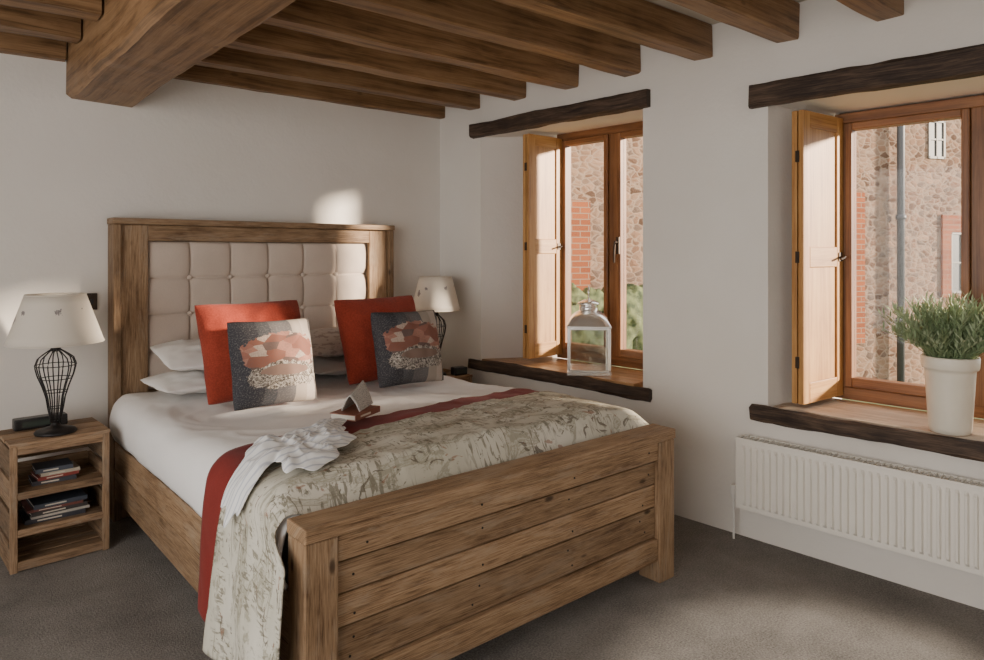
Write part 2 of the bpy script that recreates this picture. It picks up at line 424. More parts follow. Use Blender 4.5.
def sill(ya,yb,mat,label,z=.555,seed=1):
    root=empty('window_sill',W(0,(ya+yb)/2,z),(0,0,AL)); tag(root,label,'window sill')
    h=abs(ya-yb)/2
    m1=MB(); n=5
    for i in range(n):
        x0=.0+i*(WX)/n
        m1.box(x0+.0005,x0+WX/n-.0005,-h+.11,h-.09,.0,.055)
    m1.build('sill_board',mat,root,bevel=.002)
    m2=MB(); m2.timber('y',-h,h,-.038,0.0,-.012,.052,n=50,jit=.007,ch=.010,seed=seed); 
    m2.build('sill_edge',M_dark,root)
sill(-.325,-1.68,M_sill,'polished oak window sill with a dark waney edge',seed=1)
sill(-2.21,-3.75,M_sill2,'worn pale oak window sill with a dark waney edge',seed=4)
def lintel(ya,yb,z0,z1,seed):
    m2=MB(); h=abs(ya-yb)/2
    m2.timber('y',-h,h,-.04,.012,0,z1-z0,n=40,jit=.006,ch=.010,seed=seed)
    o=m2.build('window_lintel',M_dark,None,W(0,(ya+yb)/2,z0),(0,0,AL)); tag(o,'dark rough-hewn oak lintel above a window','beam')
lintel(-.34,-1.67,2.025,2.11,2)
lintel(-2.205,-3.75,1.93,2.035,5)

def shutter(xn,yn,xf,yf,z0,z1,label):
    L=math.dist((xn,yn),(xf,yf)); ang=math.atan2(yf-yn,xf-xn)
    root=empty('window_shutter',W(xn,yn,z0),(0,0,AL+ang)); tag(root,label,'window shutter')
    H=z1-z0
    def leaf(y0,nm):
        a=MB(); t=.024; st=.055
        a.box(0,st,y0,y0+t,0,H); a.box(L-st,L,y0,y0+t,0,H)
        for za,zb in ((0,.09),(H*.5-.045,H*.5+.045),(H-.07,H)): a.box(st,L-st,y0,y0+t,za,zb)
        lf=a.build(nm,M_oak,root,bevel=.003)
        p=MB()
        for za,zb in ((.09,H*.5-.045),(H*.5+.045,H-.07)): p.box(st,L-st,y0+.009,y0+t-.006,za,zb)
        p.build('panel',M_oak,lf)
    leaf(0.0,'leaf'); leaf(.03,'leaf')
    h=MB(); h.box(L-.045,L-.015,-.004,0,H*.5-.02,H*.5+.02); h.tube([(L-.03,-.004,H*.5),(L-.03,-.024,H*.5),(L-.05,-.028,H*.5-.005),(L-.075,-.026,H*.5-.01)],.005)
    h.build('latch',M_brass,root)
    for zz in (.18,H*.5,H-.2):
        g=MB(); g.box(-.0025,0.002,.018,.036,zz-.025,zz+.025); g.build('hinge',M_brass,root)
shutter(.070,-.762,.372,-.768,.64,2.01,'golden oak folding shutter opened against the recess')
shutter(.03,-2.42,.372,-2.462,.63,1.905,'golden oak panelled shutter folded beside the radiator window')

# ---------------------------------------------------------------- beams
JR='joists under the ceiling'
def joist(x0,x1,y0,y1,z0,seed):
    m2=MB(); L=(x1-x0)/2; 
    m2.timber('x',-L,L,y0-(y0+y1)/2,y1-(y0+y1)/2,0,2.36-z0,n=30,jit=.0035,ch=.007,seed=seed)
    o=m2.build('ceiling_joist',M_beam,None,((x0+x1)/2,(y0+y1)/2,z0)); tag(o,'brown oak ceiling joist','beam',JR)
for k in range(0,14):
    if k==0: ya,yb=-.055,-.002
    else: ya,yb=-.402*k,-.402*k+.105
    xe=-((ya+yb)/2)*SA/CA
    joist(-1.885,xe,ya,yb,2.205 if k else 2.19,k*1.3)
    joist(-4.3,-2.20,ya,yb,2.205 if k else 2.19,k*1.3+40)
m2=MB(); m2.timber('y',-2.79,2.79,-.15,.15,0,.34,n=60,jit=.005,ch=.022,seed=77,tone=.35)
o=m2.build('main_ceiling_beam',M_beam,None,(-2.042,-2.795,2.02)); tag(o,'large chamfered oak main beam carrying the joists','beam')

# ---------------------------------------------------------------- bed
BX0,BX1=-2.018,-.449; BC=(BX0+BX1)/2; BW=(BX1-BX0)/2
bed=empty('bed',(BC,-1.2,0)); tag(bed,'reclaimed pine king-size bed with buttoned linen headboard','bed')
def LY(y): return y+1.2
hb=MB(); yf,ybk=LY(-.105),LY(-.01)
ZT=1.450
hb.box(-BW,-BW+.034,LY(-.13),ybk,0,ZT-.026); hb.box(BW-.034,BW,LY(-.13),ybk,0,ZT-.026)
hb.box(-BW+.034,-BW+.160,yf,ybk,0,ZT-.026); hb.box(BW-.160,BW-.034,yf,ybk,0,ZT-.026)
hb.box(-BW-.004,BW+.004,LY(-.136),ybk,ZT-.025,ZT+.005)
hb.box(-BW+.160,BW-.160,yf,ybk,1.345,ZT-.026)
hb.box(-BW+.160,BW-.160,LY(-.055),ybk,.2,1.345)
hbo=hb.build('headboard',M_bed,bed,bevel=.004)
nx,nz=6,4; PX0,PX1=-BW+.160,BW-.160; PZ1=1.343; PZ0=PZ1-.185*4
def pad(u,v):
    x=PX0+(PX1-PX0)*u; z=PZ0+(PZ1-PZ0)*v
    a=abs(math.sin(math.pi*nx*u)); b=abs(math.sin(math.pi*nz*v))
    puff=(max(a,1e-6)**.26)*(max(b,1e-6)**.26)*.026
    dx=abs((u*nx)-round(u*nx)); dz=abs((v*nz)-round(v*nz))
    inner=1 if (0<round(u*nx)<nx or 0<round(v*nz)<nz) else 0
    dimp=.012*math.exp(-((dx/.14)**2+(dz/.14)**2))*inner
    wr=noise.noise(Vector((x*16,z*16,3)))*.002
    return (x,LY(-.068)-puff+dimp+wr,z)
pd=MB(); pd.grid(pad,192,128); po=pd.build('upholstered_panel',M_linen,hbo,smooth=True); po['label']='buttoned beige linen panel'
for i in range(1,nx):
    for j in range(1,nz):
        bt=MB(); bt.revolve([(.0005,.014),(.008,.013),(.012,.008),(.013,0),(.012,-.004)],14)
        x=PX0+(PX1-PX0)*i/nx; z=PZ0+(PZ1-PZ0)*j/nz
        bt.build('button',M_linen,po,(x,LY(-.066),z),(math.pi/2,0,0),smooth=True)
# footboard
fb=MB(); F0,F1=LY(-2.190),LY(-2.095)
fb.box(-BW+.095,BW-.095,F0+.005,F1-.005,.478,.550,tone=.75)
fb.box(-BW+.095,BW-.095,F0+.005,F1-.005,.085,.172,tone=.6)
z=.176
for hgt,tn in ((.118,.15),(.088,.95),(.086,.4)):
    fb.box(-BW+.095,BW-.095,F0+.020,F1-.02,z,z+hgt-.003,tone=tn); z+=hgt+.0015
fbo=fb.build('footboard',M_bed,bed,bevel=.004)
cp=MB(); cp.box(-BW-.002,BW+.002,F0-.010,F1+.008,.5505,.590,tone=.7); cp.build('top_cap',M_bed,fbo,bevel=.005)
for zz in (.205,.265,.325,.435,.510):
    for xx in (-.62,-.20,.22,.62):
        nl=MB(); yy=F0+(.004 if zz>.48 else .019)
        nl.revolve([(.0035,0),(.0035,.0015),(.001,.002)],10); nl.build('nail',M_iron,fbo,(xx+random.uniform(-.03,.03),yy+.0005,zz+random.uniform(-.008,.008)),(math.pi/2,0,0))
for sx in (-1,1):
    lg=MB(); a,b=(-BW,-BW+.095) if sx<0 else (BW-.095,BW)
    lg.box(a,b,F0-.004,F1+.004,0,.55,tone=.5); lg.build('leg',M_bed,bed,bevel=.005)
for sx in (-1,1):
    sr=MB(); a,b=(-BW+.004,-BW+.034) if sx<0 else (BW-.034,BW-.004)
    sr.box(a,b,F1+.004,LY(-.14),.256,.385,tone=.7); sr.box(a,b,F1+.004,LY(-.14),.115,.2535,tone=.3)
    sr.build('side_rail',M_bed,bed,bevel=.004)
sl=MB()
for i in range(12):
    y=LY(-2.05+i*.16); sl.box(-BW+.045,BW-.045,y,y+.08,.24,.262)
sl.build('slats',M_crate,bed)
mt=MB(); mt.box(-.728,.728,-.94,.93,0,.29); o=mt.build('mattress',M_matt,None,(BC,-1.10,.265),bevel=.05,seg=5); tag(o,'white mattress under the duvet','mattress')

def smoothpoly(pts,it=3):
    for _ in range(it):
        q=[pts[0]]
        for a,b in zip(pts[:-1],pts[1:]):
            q.append((a[0]*.75+b[0]*.25,a[1]*.75+b[1]*.25)); q.append((a[0]*.25+b[0]*.75,a[1]*.25+b[1]*.75))
        q.append(pts[-1]); pts=q
    return pts
def sampler(pts):
    pts=smoothpoly(pts); Ls=[0]
    for a,b in zip(pts[:-1],pts[1:]): Ls.append(Ls[-1]+math.dist(a,b))
    T=Ls[-1]
    def f(s):
        d=s*T
        for i in range(len(Ls)-1):
            if d<=Ls[i+1]+1e-9:
                k=(d-Ls[i])/max(1e-9,Ls[i+1]-Ls[i]); a,b=pts[i],pts[i+1]
                return a[0]+(b[0]-a[0])*k, a[1]+(b[1]-a[1])*k
        return pts[-1]
    return f,T
def nse(x,y,s,k=0): return noise.noise(Vector((x*s,y*s,k)))
def sst(t): t=max(0,min(1,t)); return t*t*(3-2*t)
def topdisp(x,y):
    wr=1-abs(nse(x+nse(x,y,3,7)*.25,y*.6,7,22))*2
    return nse(x,y,3.2,1)*.013+nse(x+nse(x,y,2,7)*.3,y,8,2)*.005+max(0,wr)**3*.006-.032*sst((y+1.4)/.4)-.14*sst((-y-1.985)/.12)**1.3
def edge(x):
    return max(0,min(1,(x+2.02)/.15))*max(0,min(1,(-.45-x)/.15))
duv,_=sampler([(-2.012,.398),(-2.030,.44),(-2.038,.52),(-2.014,.60),(-1.925,.637),(-1.24,.645),(-.558,.637),(-.462,.60),(-.437,.52),(-.442,.44),(-.456,.398)])
def dfn(u,v):
    x,z=duv(u); y=-.16-1.915*v
    z+=topdisp(x,y)*(.3+.7*edge(x))*(1 if z>.55 else max(0,(z-.40)/.15))
    if z<.6: x+=(nse(y,z,6,4)*.012)*(-1 if x<-1 else 1)*-1*.6
    return (x-BC,y+1.14,z-.4)
mb=MB(); mb.grid(dfn,140,150); o=mb.build('duvet',M_duvet,None,(BC,-1.14,.4),smooth=True,solid=.012); tag(o,'plump white cotton duvet on the bed','duvet')

def throw(name,d,zl,zr,y0f,y1f,mat,label,nv=60,wave=.012,k=0):
    pf,T=sampler([(-2.062-d*1.4,zl),(-2.056-d,.36),(-2.050-d,.50),(-2.030-d,.605+d*.6),(-1.935,.642+d),(-1.24,.652+d),(-.555,.642+d),(-.454+d,.605+d*.6),(-.422+d,.50),(-.416+d,zr)])
    def fn(u,v):
        x,z=pf(u)
        ya=y0f(x,z); yb=y1f(x,z); y=ya+(yb-ya)*v
        hang=max(0,min(1,(.58-z)/.3))
        e=edge(x)
        z2=z+topdisp(x,y)*(.3+.7*e)*(1-hang)+nse(x,y,14,k)*.002*(1-hang)
        sg=-1 if x<-1.2 else 1
        x2=x+sg*hang*(wave*(.5+.5*math.sin(y*24+k+2*nse(y,z,3,k)))+.01*abs(nse(y,z,5,k)))
        z2+=hang*nse(y,0,5,k+3)*.012
        return (x2-BC,y+1.9,z2-.4)
    mb=MB(); mb.grid(fn,220,nv); o=mb.build(name,mat,None,(BC,-1.9,.4),smooth=True,solid=.004); tag(o,label,'throw')
lx=lambda x:(max(-2.05,min(-.42,x))+2.05)/1.63
throw('red_throw',.006,.15,.42,lambda x,z:-1.545+.15*lx(x)+.006*nse(x,z,9,1),lambda x,z:-2.0+.1*lx(x),M_redthrow,'deep red woven throw folded under the printed one',36,.006,2)
throw('printed_throw',.020,.12,.40,lambda x,z:-1.745+.19*lx(x)+.01*nse(x,z,6,5)+.02*max(0,(.5-z)),lambda x,z:-2.082 -.10*sst((.60-z)/.08)*(1 if x<-1.2 else 0),M_print,'cream throw printed with grasses and birds',70,.022,6)

# ---------------------------------------------------------------- cushions & pillows
def cushion_mesh(w,h,T,seed,pinch=.055,pw=.50,nn=44):
    mb=MB()
    for sd in (1,-1):
        def fn(u,v):
            a=u*2-1; b=v*2-1
            a=math.copysign(1-(1-abs(a))**1.3,a); b=math.copysign(1-(1-abs(b))**1.3,b)
            rc=1-.035*(a*a*b*b)**3
            x=w/2*a*(1-pinch*(1-b*b)*abs(a))*rc; z=h/2*b*(1-pinch*(1-a*a)*abs(b))*rc
            e=max(0,(1-a*a))*max(0,(1-b*b))
            y=-sd*T/2*(e**pw)
            y+=nse(x*1.0+seed,z,7,seed)*.014*(e**.3)
            y+=sd*-nse(x*2+seed,z*2,9,seed+5)*.012*(e**.3)
            return (x,y,z+h/2)
        mb.grid(fn,nn,nn,flip=(sd<0))
    return mb
def cushion(name,loc,tilt,rz,w,h,T,mat,label,cat='cushion',seed=1,ry=0,**k):
    mb=cushion_mesh(w,h,T,seed,**k)
    o=mb.build(name,mat,None,loc,(math.radians(tilt),math.radians(ry),math.radians(rz)),smooth=True)
    weld(o)
    tag(o,label,cat)
    return o
cushion('pillow',(-1.585,-.60,.678),-90,2,.66,.42,.095,M_pillow,'white cotton pillow lying by the headboard','pillow',seed=3,pinch=.03)
cushion('pillow',(-1.575,-.60,.772),-82,-2,.64,.42,.115,M_pillow,'white cotton pillow resting on another pillow','pillow',seed=5,pinch=.03)
cushion('pillow',(-.87,-.60,.680),-90,2,.66,.42,.095,M_pillow,'white cotton pillow lying by the headboard','pillow',seed=8,pinch=.03)
cushion('pillow',(-.90,-.60,.775),-82,-2,.66,.42,.115,M_sprig,'sprig-patterned pillow behind a red cushion','pillow',seed=9,pinch=.03)
cushion('cushion',(-1.555,-.80,.636),-20,4,.51,.455,.20,M_red,'brick red square cushion, plain, behind a patchwork cushion',seed=11)
cushion('cushion',(-.885,-.79,.636),-21,-2,.48,.45,.20,M_red,'brick red square cushion leaning near the window side',seed=14,ry=-1)
cushion('patchwork_cushion',(-1.575,-.995,.636),-14,3,.385,.375,.17,M_patch,'grey patchwork cushion with a nest picture',seed=17,ry=1)
cushion('patchwork_cushion',(-.875,-.975,.636),-15,-1,.385,.375,.17,M_patch,'grey patchwork cushion with a nest picture, beside the lamp side',seed=19,ry=1)

# ---------------------------------------------------------------- shirt, book, paper on the bed
def topz(x):
    if x>-1.94: return .676
    if x>-2.065: return .676-((-1.94-x)/.125)**2*.085
    return .591-min(.2,(-2.065-x)*2)
def gfn(u,v):
    th=u*2*math.pi; r=v
    R=1+.20*math.sin(3*th+1)+.12*math.sin(5*th+.4)+.07*math.sin(9*th)+.05*math.sin(17*th+1)
    lx_=.265*R*math.cos(th)*r; ly_=.145*R*math.sin(th)*r
    a=math.radians(36); x=lx_*math.cos(a)-ly_*math.sin(a); y=lx_*math.sin(a)+ly_*math.cos(a)
    X_=-1.835+x; Y_=-1.775+y
    rid=1-abs(nse(X_*1.0+nse(X_,Y_,6,3)*.3,Y_*1.3,7,11))*2.4
    rid2=1-abs(nse(X_+.5,Y_*1.2,18,12))*2.2
    hgt=(max(0,rid)**1.5*.022+max(0,rid2)**1.5*.008)*(1-r**6)+.008
    z=topz(X_)+hgt-.03*sst((-Y_-1.95)/.12)
    return (X_+1.835,Y_+1.775,z-.66)
mb=MB(); mb.grid(gfn,170,70); o=mb.build('crumpled_shirt',M_shirt,None,(-1.835,-1.775,.66),smooth=True,solid=.002); tag(o,'crumpled white striped shirt dropped on the throw','clothing')

M_paper=plain('paper',(.66,.62,.54),.9,0,.06,30)
def book(loc,w,d,h,col,label,rz=0,group=None,name='book'):
    r=MB(); r.box(-w/2,w/2,-d/2,d/2,0,.003); r.box(-w/2,w/2,-d/2,d/2,h-.003,h); r.box(-w/2,w/2,-d/2,-d/2+.003,.003,h-.003)
    r.box(-w*.30,w*.1,-d/2-.0006,-d/2,h*.35,h*.65,mi=1)
    mt=plain('cover_'+name,col,.5); m2=plain('title_band',(.6,.55,.45),.6)
    c=r.build(name,[mt,m2],None,loc,(0,0,rz)); tag(c,label,'book',group)
    p=MB(); p.box(-w/2+.004,w/2-.004,-d/2+.003,d/2-.004,.003,h-.003); p.build('pages',M_paper,c)
    return c
book((-1.500,-1.525,.682),.17,.11,.022,(.22,.075,.045),'red-brown hardback book lying on the throw',math.radians(28))
pp=MB()
M_news=N('newsprint',.9); _f=M_news.noise(M_news.tc('UV',(10,22,1)),1.5,5,.7,.6); M_news.col(M_news.ramp(_f,[(.42,(.22,.21,.20)),(.52,(.60,.58,.54)),(.62,(.40,.36,.32))])); M_news=M_news.mat
def nf(sd):
    def fn(u,v):
        y=(v)*.035*sd; z=.060*(1-v)+.008*math.sin(v*3)+.030*u*(1-v)
        return ((u-.5)*.14+.01*v, y, z)
    return fn
pp.grid(nf(1),10,10); pp.grid(nf(-1),10,10)
o=pp.build('folded_newspaper',M_news,None,(-1.490,-1.515,.7055),(0,0,math.radians(40)),smooth=True,solid=.004); tag(o,'folded newspaper standing on the book','newspaper')

# ---------------------------------------------------------------- crates
def crate(loc,rz,label):
    root=empty('bedside_crate',loc,(0,0,rz)); tag(root,label,'nightstand')
    w,d,h=.36,.31,.52; t=.014
    b=MB(); J=lambda s=.002: random.uniform(-s,s)
    for sx in (-1,1):
        x0,x1=(-w/2,-w/2+t) if sx<0 else (w/2-t,w/2)
        for k in range(4): b.box(x0,x1,-d/2+.016+J(),d/2-.002,k*.127+.004,k*.127+.112+J())
        xi0,xi1=(-w/2,-w/2+.026) if sx<0 else (w/2-.026,w/2)
        b.box(xi0,xi1,-d/2-.001,-d/2+.0155,0,h-t,tone=.8)
    for k in range(4): b.box(-w/2+t,w/2-t,d/2-t,d/2,.01+k*.125,.01+k*.125+.108)
    b.build('body',M_crate,root,bevel=.002)
    tp=MB()
    for k in range(3): tp.box(-w/2-.004+J(),w/2+.004+J(),-d/2-.004+k*(d+.006)/3,-d/2-.004+(k+1)*(d+.006)/3-.009,h-t,h)
    tp.build('top',M_crate,root,bevel=.002)
    for z in (.03,.165,.315):
        s=MB()
        for k in range(3): s.box(-w/2+t,w/2-t,-d/2+.018+k*.09,-d/2+.018+k*.09+.082,z-.012,z)
        s.box(-w/2+.026,w/2-.026,-d/2,-d/2+.012,z-.025,z+.012 if z<.1 else z+.004)
        s.build('shelf',M_crate,root,bevel=.002)
    s=MB(); s.box(-w/2+.026,w/2-.026,-d/2,-d/2+.012,h-t-.035,h-t); s.build('front_rail',M_crate,root,bevel=.002)
    return root
CR=math.radians(3)
c1=crate((-2.288,-.305,0),CR,'rustic slatted wooden crate nightstand with open shelves')
c2=crate((-.235,-.26,0),0,'rustic wooden crate nightstand beside the window wall')
def onc(x,y,z):
    return (-2.288+x*math.cos(CR)-y*math.sin(CR), -.305+x*math.sin(CR)+y*math.cos(CR), z)
cols=[(.05,.05,.06),(.25,.05,.04),(.42,.37,.29),(.06,.07,.09)]
z=.3165
for i,cc in enumerate(cols):
    hh=[.018,.014,.014,.018][i]
    book(onc(.0+.01*((i*7)%3-1),-.03,z),.16-.008*i,.12,hh,cc,['black paperback lying in a stack','red paperback lying in a stack','cream paperback lying in a stack','navy book on top of a stack'][i],CR+.05*((i*5)%3-1),'books on the upper crate shelf'); z+=hh+.0006
cols=[(.04,.04,.05),(.38,.35,.31),(.05,.045,.045),(.15,.05,.04),(.05,.06,.08)]
z=.1665
for i,cc in enumerate(cols):
    hh=[.018,.010,.016,.010,.018][i]
    book(onc(-.0+.008*((i*5)%3-1),-.02,z),.22-.006*i,.17,hh,cc,['thick dark magazine in a stack','pale magazine in a stack','black magazine in a stack','dark red magazine in a stack','navy magazine on top of a stack'][i],CR+.04*((i*7)%3-1),'magazines on the lower crate shelf',name='magazine'); z+=hh+.0006

def clock(loc,rz,w):
    c=MB(); c.box(-w/2,w/2,-.03,.03,0,.048); r=c.build('clock_radio',M_black,None,loc,(0,0,rz),bevel=.006,seg=3); tag(r,'small black clock radio on the crate','clock radio')
    d=MB(); d.box(-w*.36,w*.36,-.0312,-.0301,.012,.036); d.build('display',plain('dim_display',(.05,.06,.05),.15),r)
clock(onc(-.03,.10,.5203),CR,.20)
clock((-.115,-.36,.5203),-.1,.09)
sw=MB(); sw.box(-.022,.022,-.008,0,-.04,.04); so_=sw.build('light_switch',M_brass,None,(-2.085,-.0005,1.05),bevel=.002); tag(so_,'small bronze light switch beside the headboard','light switch')
rk=MB(); rk.box(-.006,.006,-.013,-.008,-.012,.012); rk.build('rocker',M_black,so_)

# ---------------------------------------------------------------- lamps
def lamp(loc,rs,rt,h0,h1,label,sc=1.0):
    root=empty('table_lamp',loc); tag(root,label,'lamp')
    b=MB(); b.revolve([(.078*sc,0),(.080*sc,.006),(.074*sc,.014),(.05*sc,.022),(.022*sc,.03),(.014*sc,.042),(.014*sc,.05)],36); b.build('base',M_iron,root,smooth=True)
    zc0,zc1=.045,h0-.028
    w=MB(); H=zc1-zc0
    prof=[(0,.018),(.08,.022),(.2,.029),(.35,.036),(.5,.050),(.65,.068),(.78,.077),(.88,.066),(.95,.038),(1,.014)]
    def R(t):
        for (a,r0),(b_,r1) in zip(prof[:-1],prof[1:]):
            if t<=b_: 
                k=(t-a)/(b_-a); return r0+(r1-r0)*k
        return prof[-1][1]
    for k in range(12):
        a=k*math.pi/6
        w.tube([(R(i/24)*sc*math.cos(a),R(i/24)*sc*math.sin(a),zc0+H*i/24) for i in range(25)],.0026,6)
    for t in (.2,.42,.6,.78):
        r=R(t)*sc; w.tube([(r*math.cos(q*math.pi/14),r*math.sin(q*math.pi/14),zc0+H*t) for q in range(28)],.002,6,closed=True)
    w.build('wire_cage',M_iron,root,smooth=True)
    n=MB(); n.revolve([(.016,zc1-.01),(.02,zc1),(.016,zc1+.012),(.013,zc1+.03),(.017,zc1+.035),(.017,zc1+.085)],20); n.build('bulb_holder',M_iron,root,smooth=True)
    bl=MB(); bl.revolve([(.012,h0+.05),(.03,h0+.08),(.032,h0+.10),(.022,h0+.125),(.001,h0+.135)],20); bl.build('bulb',M_white,root,smooth=True)
    s=MB(); s.revolve([(rs+(rt-rs)*q/6,h0+(h1-h0)*q/6) for q in range(7)],56,cap=False)
    so=s.build('lamp_shade',M_shade,root,smooth=True,solid=.003)
    for r,z in ((rs,h0),(rt,h1)):
        tr=MB(); tr.tube([(r*math.cos(q*math.pi/28),r*math.sin(q*math.pi/28),z) for q in range(56)],.003,6,closed=True)
        if z==h1:
            for q in range(3):
                a=q*2.094; tr.tube([(rt*math.cos(a),rt*math.sin(a),h1-.004),(0.01*math.cos(a),.01*math.sin(a),h1-.02)],.0015,5)
        tr.build('shade_ring',M_shade,so,smooth=True)
lamp((-2.288,-.365,.5202),.180,.112,.385,.588,'black wire-cage table lamp with printed cream shade')
lamp((-.245,-.29,.5202),.152,.100,.41,.615,'small black wire-cage table lamp with cream shade by the window',.85)

# ---------------------------------------------------------------- lantern
lr=empty('lantern',W(.10,-1.195,.6105),(0,0,AL+math.radians(40))); tag(lr,'polished steel and glass candle lantern on the sill','lantern')
a=.110
f=MB(); f.box(-a-.010,a+.010,-a-.010,a+.010,.0,.018); f.box(-a,a,-a,a,.018,.03)
for sx in (-1,1):
    for sy in (-1,1): f.box(sx*a-.009,sx*a+.009,sy*a-.009,sy*a+.009,.03,.262)
for s_ in (-1,1):
    f.box(-a,a,s_*a-.006,s_*a+.006,.25,.264); f.box(s_*a-.006,s_*a+.006,-a,a,.25,.264)
f.box(-a-.013,a+.013,-a-.013,a+.013,.262,.272)
f.build('frame',M_steel,lr,bevel=.002)
g=MB()
for s_ in (-1,1):
    g.box(-a+.010,a-.010,s_*a-.0015,s_*a+.0015,.03,.25); g.box(s_*a-.0015,s_*a+.0015,-a+.010,a-.010,.03,.25)
g.build('glass',M_lglass,lr)
rf=MB(); Z0=.010
levels=[(a+.010,.262,0),(a*1.0,.280,.1),(a*.92,.298,.3),(a*.78,.316,.5),(a*.60,.330,.8),(a*.46,.337,1),(a*.42,.341,1),(a*.42,.372,1),(a*.52,.375,1),(a*.46,.386,1),(a*.22,.400,1),(.004,.403,1)]
sg=32
for r,z,k in levels:
    for j in range(sg):
        th=2*math.pi*j/sg+math.pi/4; cx,cy=math.cos(th),math.sin(th); mxx=max(abs(cx),abs(cy))
        rr_=r*((1-k)/mxx+k*1.12); rf.v.append((rr_*cx,rr_*cy,z+Z0))
for i in range(len(levels)-1):
    for j in range(sg):
        k=(j+1)%sg; rf.face([i*sg+j,i*sg+k,(i+1)*sg+k,(i+1)*sg+j],[(0,0),(1,0),(1,1),(0,1)])
rf.face([(len(levels)-1)*sg+j for j in range(sg)],[(0,0)]*sg)
rf.build('roof',M_steel,lr,smooth=True)
h=MB(); h.tube([(.042*math.cos(q*math.pi/12),0,.452+.040*math.sin(q*math.pi/12)) for q in range(24)],.0035,8,closed=True); h.tube([(0,0,.408),(0,0,.418)],.008,10)
h.build('ring_handle',M_steel,lr,smooth=True)

# ---------------------------------------------------------------- plant
pr=empty('potted_plant',W(.06,-2.955,.6105),(0,0,AL)); tag(pr,'bushy grey-green herb in a cream ceramic pot','potted plant')
p=MB(); p.revolve([(.064,0),(.068,.002),(.0705,.02),(.083,.225),(.084,.238),(.091,.240),(.094,.246),(.096,.280),(.094,.286),(.088,.286),(.080,.262),(.074,.25)],56)
p.build('pot',M_pot,pr,smooth=True)
p=MB(); p.revolve([(.077,.254),(.077,.262),(.001,.268)],32); p.build('soil',M_soil,pr)
lf=MB(); random.seed(21)
for i in range(250):
    a=random.random()*6.283; r0=.065*math.sqrt(random.random()); out=random.random()**.75*.175
    hgt=random.uniform(.10,.25)*(1-.35*(out/.175)**2)
    b0=Vector((r0*math.cos(a),r0*math.sin(a),.262)); tip=Vector(((r0+out)*math.cos(a),(r0+out)*math.sin(a),.262+hgt))
    ctrl=Vector((b0.x+(tip.x-b0.x)*.35,b0.y+(tip.y-b0.y)*.35,b0.z+hgt*.7))
    pts=[b0*(1-t/4)**2+ctrl*2*(t/4)*(1-t/4)+tip*(t/4)**2 for t in range(5)]
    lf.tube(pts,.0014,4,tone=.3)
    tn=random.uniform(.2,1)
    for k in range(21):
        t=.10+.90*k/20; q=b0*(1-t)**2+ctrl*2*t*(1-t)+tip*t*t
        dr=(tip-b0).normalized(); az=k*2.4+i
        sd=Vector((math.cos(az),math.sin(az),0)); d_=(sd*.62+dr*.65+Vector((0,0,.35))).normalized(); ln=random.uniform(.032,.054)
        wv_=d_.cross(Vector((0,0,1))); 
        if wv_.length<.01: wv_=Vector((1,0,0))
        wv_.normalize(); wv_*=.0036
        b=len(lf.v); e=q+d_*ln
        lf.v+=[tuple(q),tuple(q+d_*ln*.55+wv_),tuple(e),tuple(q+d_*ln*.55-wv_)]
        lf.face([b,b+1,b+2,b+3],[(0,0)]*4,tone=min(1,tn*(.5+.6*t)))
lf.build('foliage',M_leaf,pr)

# ---------------------------------------------------------------- radiator
rr=empty('radiator',W(-.04,-2.90,.16),(0,0,AL)); tag(rr,'white ribbed panel radiator under the window sill','radiator')
hw=.72; H=.305
f=MB(); y=-hw+.015; prof=[]
while y<hw-.03:
    prof+=[(y,0),(y+.012,.0),(y+.016,.012),(y+.024,.012),(y+.028,0)]; y+=.0285
prof=[(-hw,0)]+prof+[(hw,0)]
zs=[(0.0,0),(.018,0),(.03,1),(H-.035,1),(H-.022,0),(H,0)]
for (yy,dx) in prof:
    for (zz,k) in zs: f.v.append((-.062-dx*k,yy,zz))
nz_=len(zs)
for i in range(len(prof)-1):
    for j in range(nz_-1):
        f.face([i*nz_+j,(i+1)*nz_+j,(i+1)*nz_+j+1,i*nz_+j+1],[(0,0),(1,0),(1,1),(0,1)])
f.build('front_panel',M_rad,rr)
bd=MB(); bd.box(-.0615,-.05,-hw,hw,0,H); bd.box(.0,.012,-hw,hw,0,H); bd.box(-.062,.012,-hw-.003,-hw,.0,H+.004); bd.box(-.062,.012,hw,hw+.003,.0,H+.004)
bd.build('body',M_rad,rr,bevel=.002)
gr=MB(); gr.box(-.064,-.058,-hw,hw,H,H+.006); gr.box(.006,.012,-hw,hw,H,H+.006)
y=-hw
while y<hw: gr.box(-.058,.006,y,y+.0045,H,H+.005); y+=.022
gr.build('top_grille',M_rad,rr)
v=MB(); v.tube([(-.025,hw+.003,.04),(-.025,hw+.03,.04)],.008,10); v.tube([(-.025,hw+.03,.04),(-.025,hw+.03,-.158)],.005,10)
v.tube([(-.025,hw+.03,.025),(-.025,hw+.03,.045),(-.025,hw+.03,.085)],[.011,.016,.014],16)
v.build('valve',M_white,rr)
for s_ in (-.5,.46):
    bk=MB(); bk.box(.012,.038,s_,s_+.04,.04,.26); bk.build('bracket',M_white,rr)

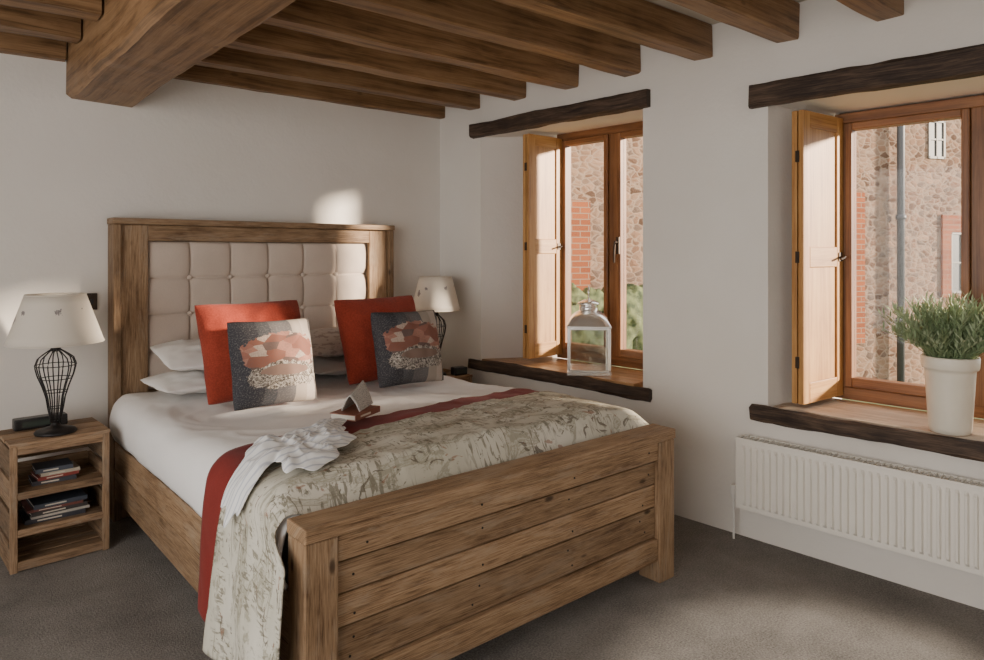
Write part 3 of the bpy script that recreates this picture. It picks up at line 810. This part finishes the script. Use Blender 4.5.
# ---------------------------------------------------------------- exterior
P=(7.2,-1.0); ang=math.atan2(-.45,.89)
br=empty('stone_building',W(P[0],P[1],-.5),(0,0,AL+ang)); tag(br,'rubble stone house with brick window surrounds outside','building')
s=MB(); s.box(-7.0,7,0,.4,0,7,tone=.5); s.build('stone_wall',M_stone,br)
def bwin(s0,s1,z0,z1,bw=.11,brick=True,top=None):
    z0+=.5; z1+=.5
    top=bw+.08 if top is None else top
    if brick:
        b=MB(); b.box(s0-bw,s0,-.03,.0,z0-.05,z1+top); b.box(s1,s1+bw,-.03,.0,z0-.05,z1+top); b.box(s0,s1,-.03,0,z1,z1+top)
        b.build('brick_surround',M_brick,br)
    w=MB(); t=.03
    w.box(s0,s0+t,-.02,-.001,z0,z1); w.box(s1-t,s1,-.02,-.001,z0,z1); w.box(s0,s1,-.02,-.001,z0,z0+t); w.box(s0,s1,-.02,-.001,z1-t,z1)
    c=(s0+s1)/2; w.box(c-.012,c+.012,-.02,-.001,z0,z1); w.box(s0,s1,-.018,-.001,(z0+z1)/2-.010,(z0+z1)/2+.010); wf=w.build('outer_window_frame',M_extwhite,br)
    g=MB(); g.box(s0+t,s1-t,-.008,-.001,z0+t,z1-t); g.build('outer_window_glass',M_extglass,wf)
bwin(.47,.85,.75,1.55,.15); bwin(.10,.38,2.5,3.0,.0,False)
bwin(-1.75,-1.14,.2,1.75,.20)
bwin(-5.60,-4.98,.3,1.55,.30,True,.30)
d=MB(); d.tube([(-.44,-.09,0),(-.44,-.09,3.7),(-.44,-.09,7)],.045,14)
for zz in (.9,2.2,3.6): d.tube([(-.44,-.09,zz),(-.44,-.09,zz+.06)],.06,14)
d.build('drainpipe',M_pipe,br,smooth=True)
g=MB(); g.box(.9,14,-9,9,-.62,-.5,tone=.5); o=g.build('outdoor_lawn',M_ground,None,(0,0,0),(0,0,AL)); tag(o,'green lawn outside the windows','ground')
hd=MB(); 
def hf(u,v):
    th=v*math.pi; x=-1.1+2.2*u; y=-.30*math.cos(th); z=1.42*math.sin(th)**.5 if 0<v<1 else 0
    n_=nse(x*3,z*3+y,3,2)*.12+nse(x,z+y,14,2)*.05
    return (x,y+n_*.6,max(0,z+n_*math.sin(th)))
hd.grid(hf,90,40); o=hd.build('hedge',M_hedge,None,W(2.75,.78,-.5),(0,0,AL+ang),smooth=True); tag(o,'clipped green hedge against the stone house','hedge')

# ---------------------------------------------------------------- light
w=bpy.data.worlds.new('World'); S.world=w; w.use_nodes=True
bg=w.node_tree.nodes['Background']; bg.inputs[0].default_value=(.98,.97,.96,1); bg.inputs[1].default_value=2.8
def light(name,kind,loc,dirv,energy,color,size=None,size_y=None,angle=None):
    d=bpy.data.lights.new(name,kind); d.energy=energy; d.color=color
    if kind=='AREA': d.shape='RECTANGLE'; d.size=size; d.size_y=size_y
    if angle: d.angle=angle
    o=bpy.data.objects.new(name,d); COL.objects.link(o); o.location=loc
    o.rotation_euler=Vector(dirv).to_track_quat('-Z','Y').to_euler(); return o
light('sun','SUN',(5,-6,5),W(-.63,.77,-.19),19.0,(1,.83,.65),angle=math.radians(4))
light('side_fill','AREA',(-4.7,-3.1,1.25),(1,0.12,-.05),50,(1,.93,.85),3.6,1.9)  # added fill panel at the left opening, no real source there
light('rear_fill','AREA',(-1.6,-5.0,2.1),(0,.75,-.6),12,(1,.92,.82),1.6,.6)  # added soft fill behind the camera, not an actual room lamp
sp_=light('floor_pool_fill','SPOT',(-.66,-3.05,2.18),(-.05,.03,-1),230,(1,.90,.77)); sp_.data.spot_size=math.radians(36); sp_.data.spot_blend=.5; sp_.data.shadow_soft_size=.10  # added spot without a real fitting, stands in for the bright carpet patch
# camera
cd=bpy.data.cameras.new('camera'); co=bpy.data.objects.new('camera',cd); COL.objects.link(co)
co.location=(-2.794,-3.835,1.29); co.rotation_euler=(math.pi/2,0,-math.radians(40.34))
cd.sensor_width=36; cd.lens=697/984*36; cd.shift_y=-(330-252)/984; cd.clip_start=.05
S.camera=co
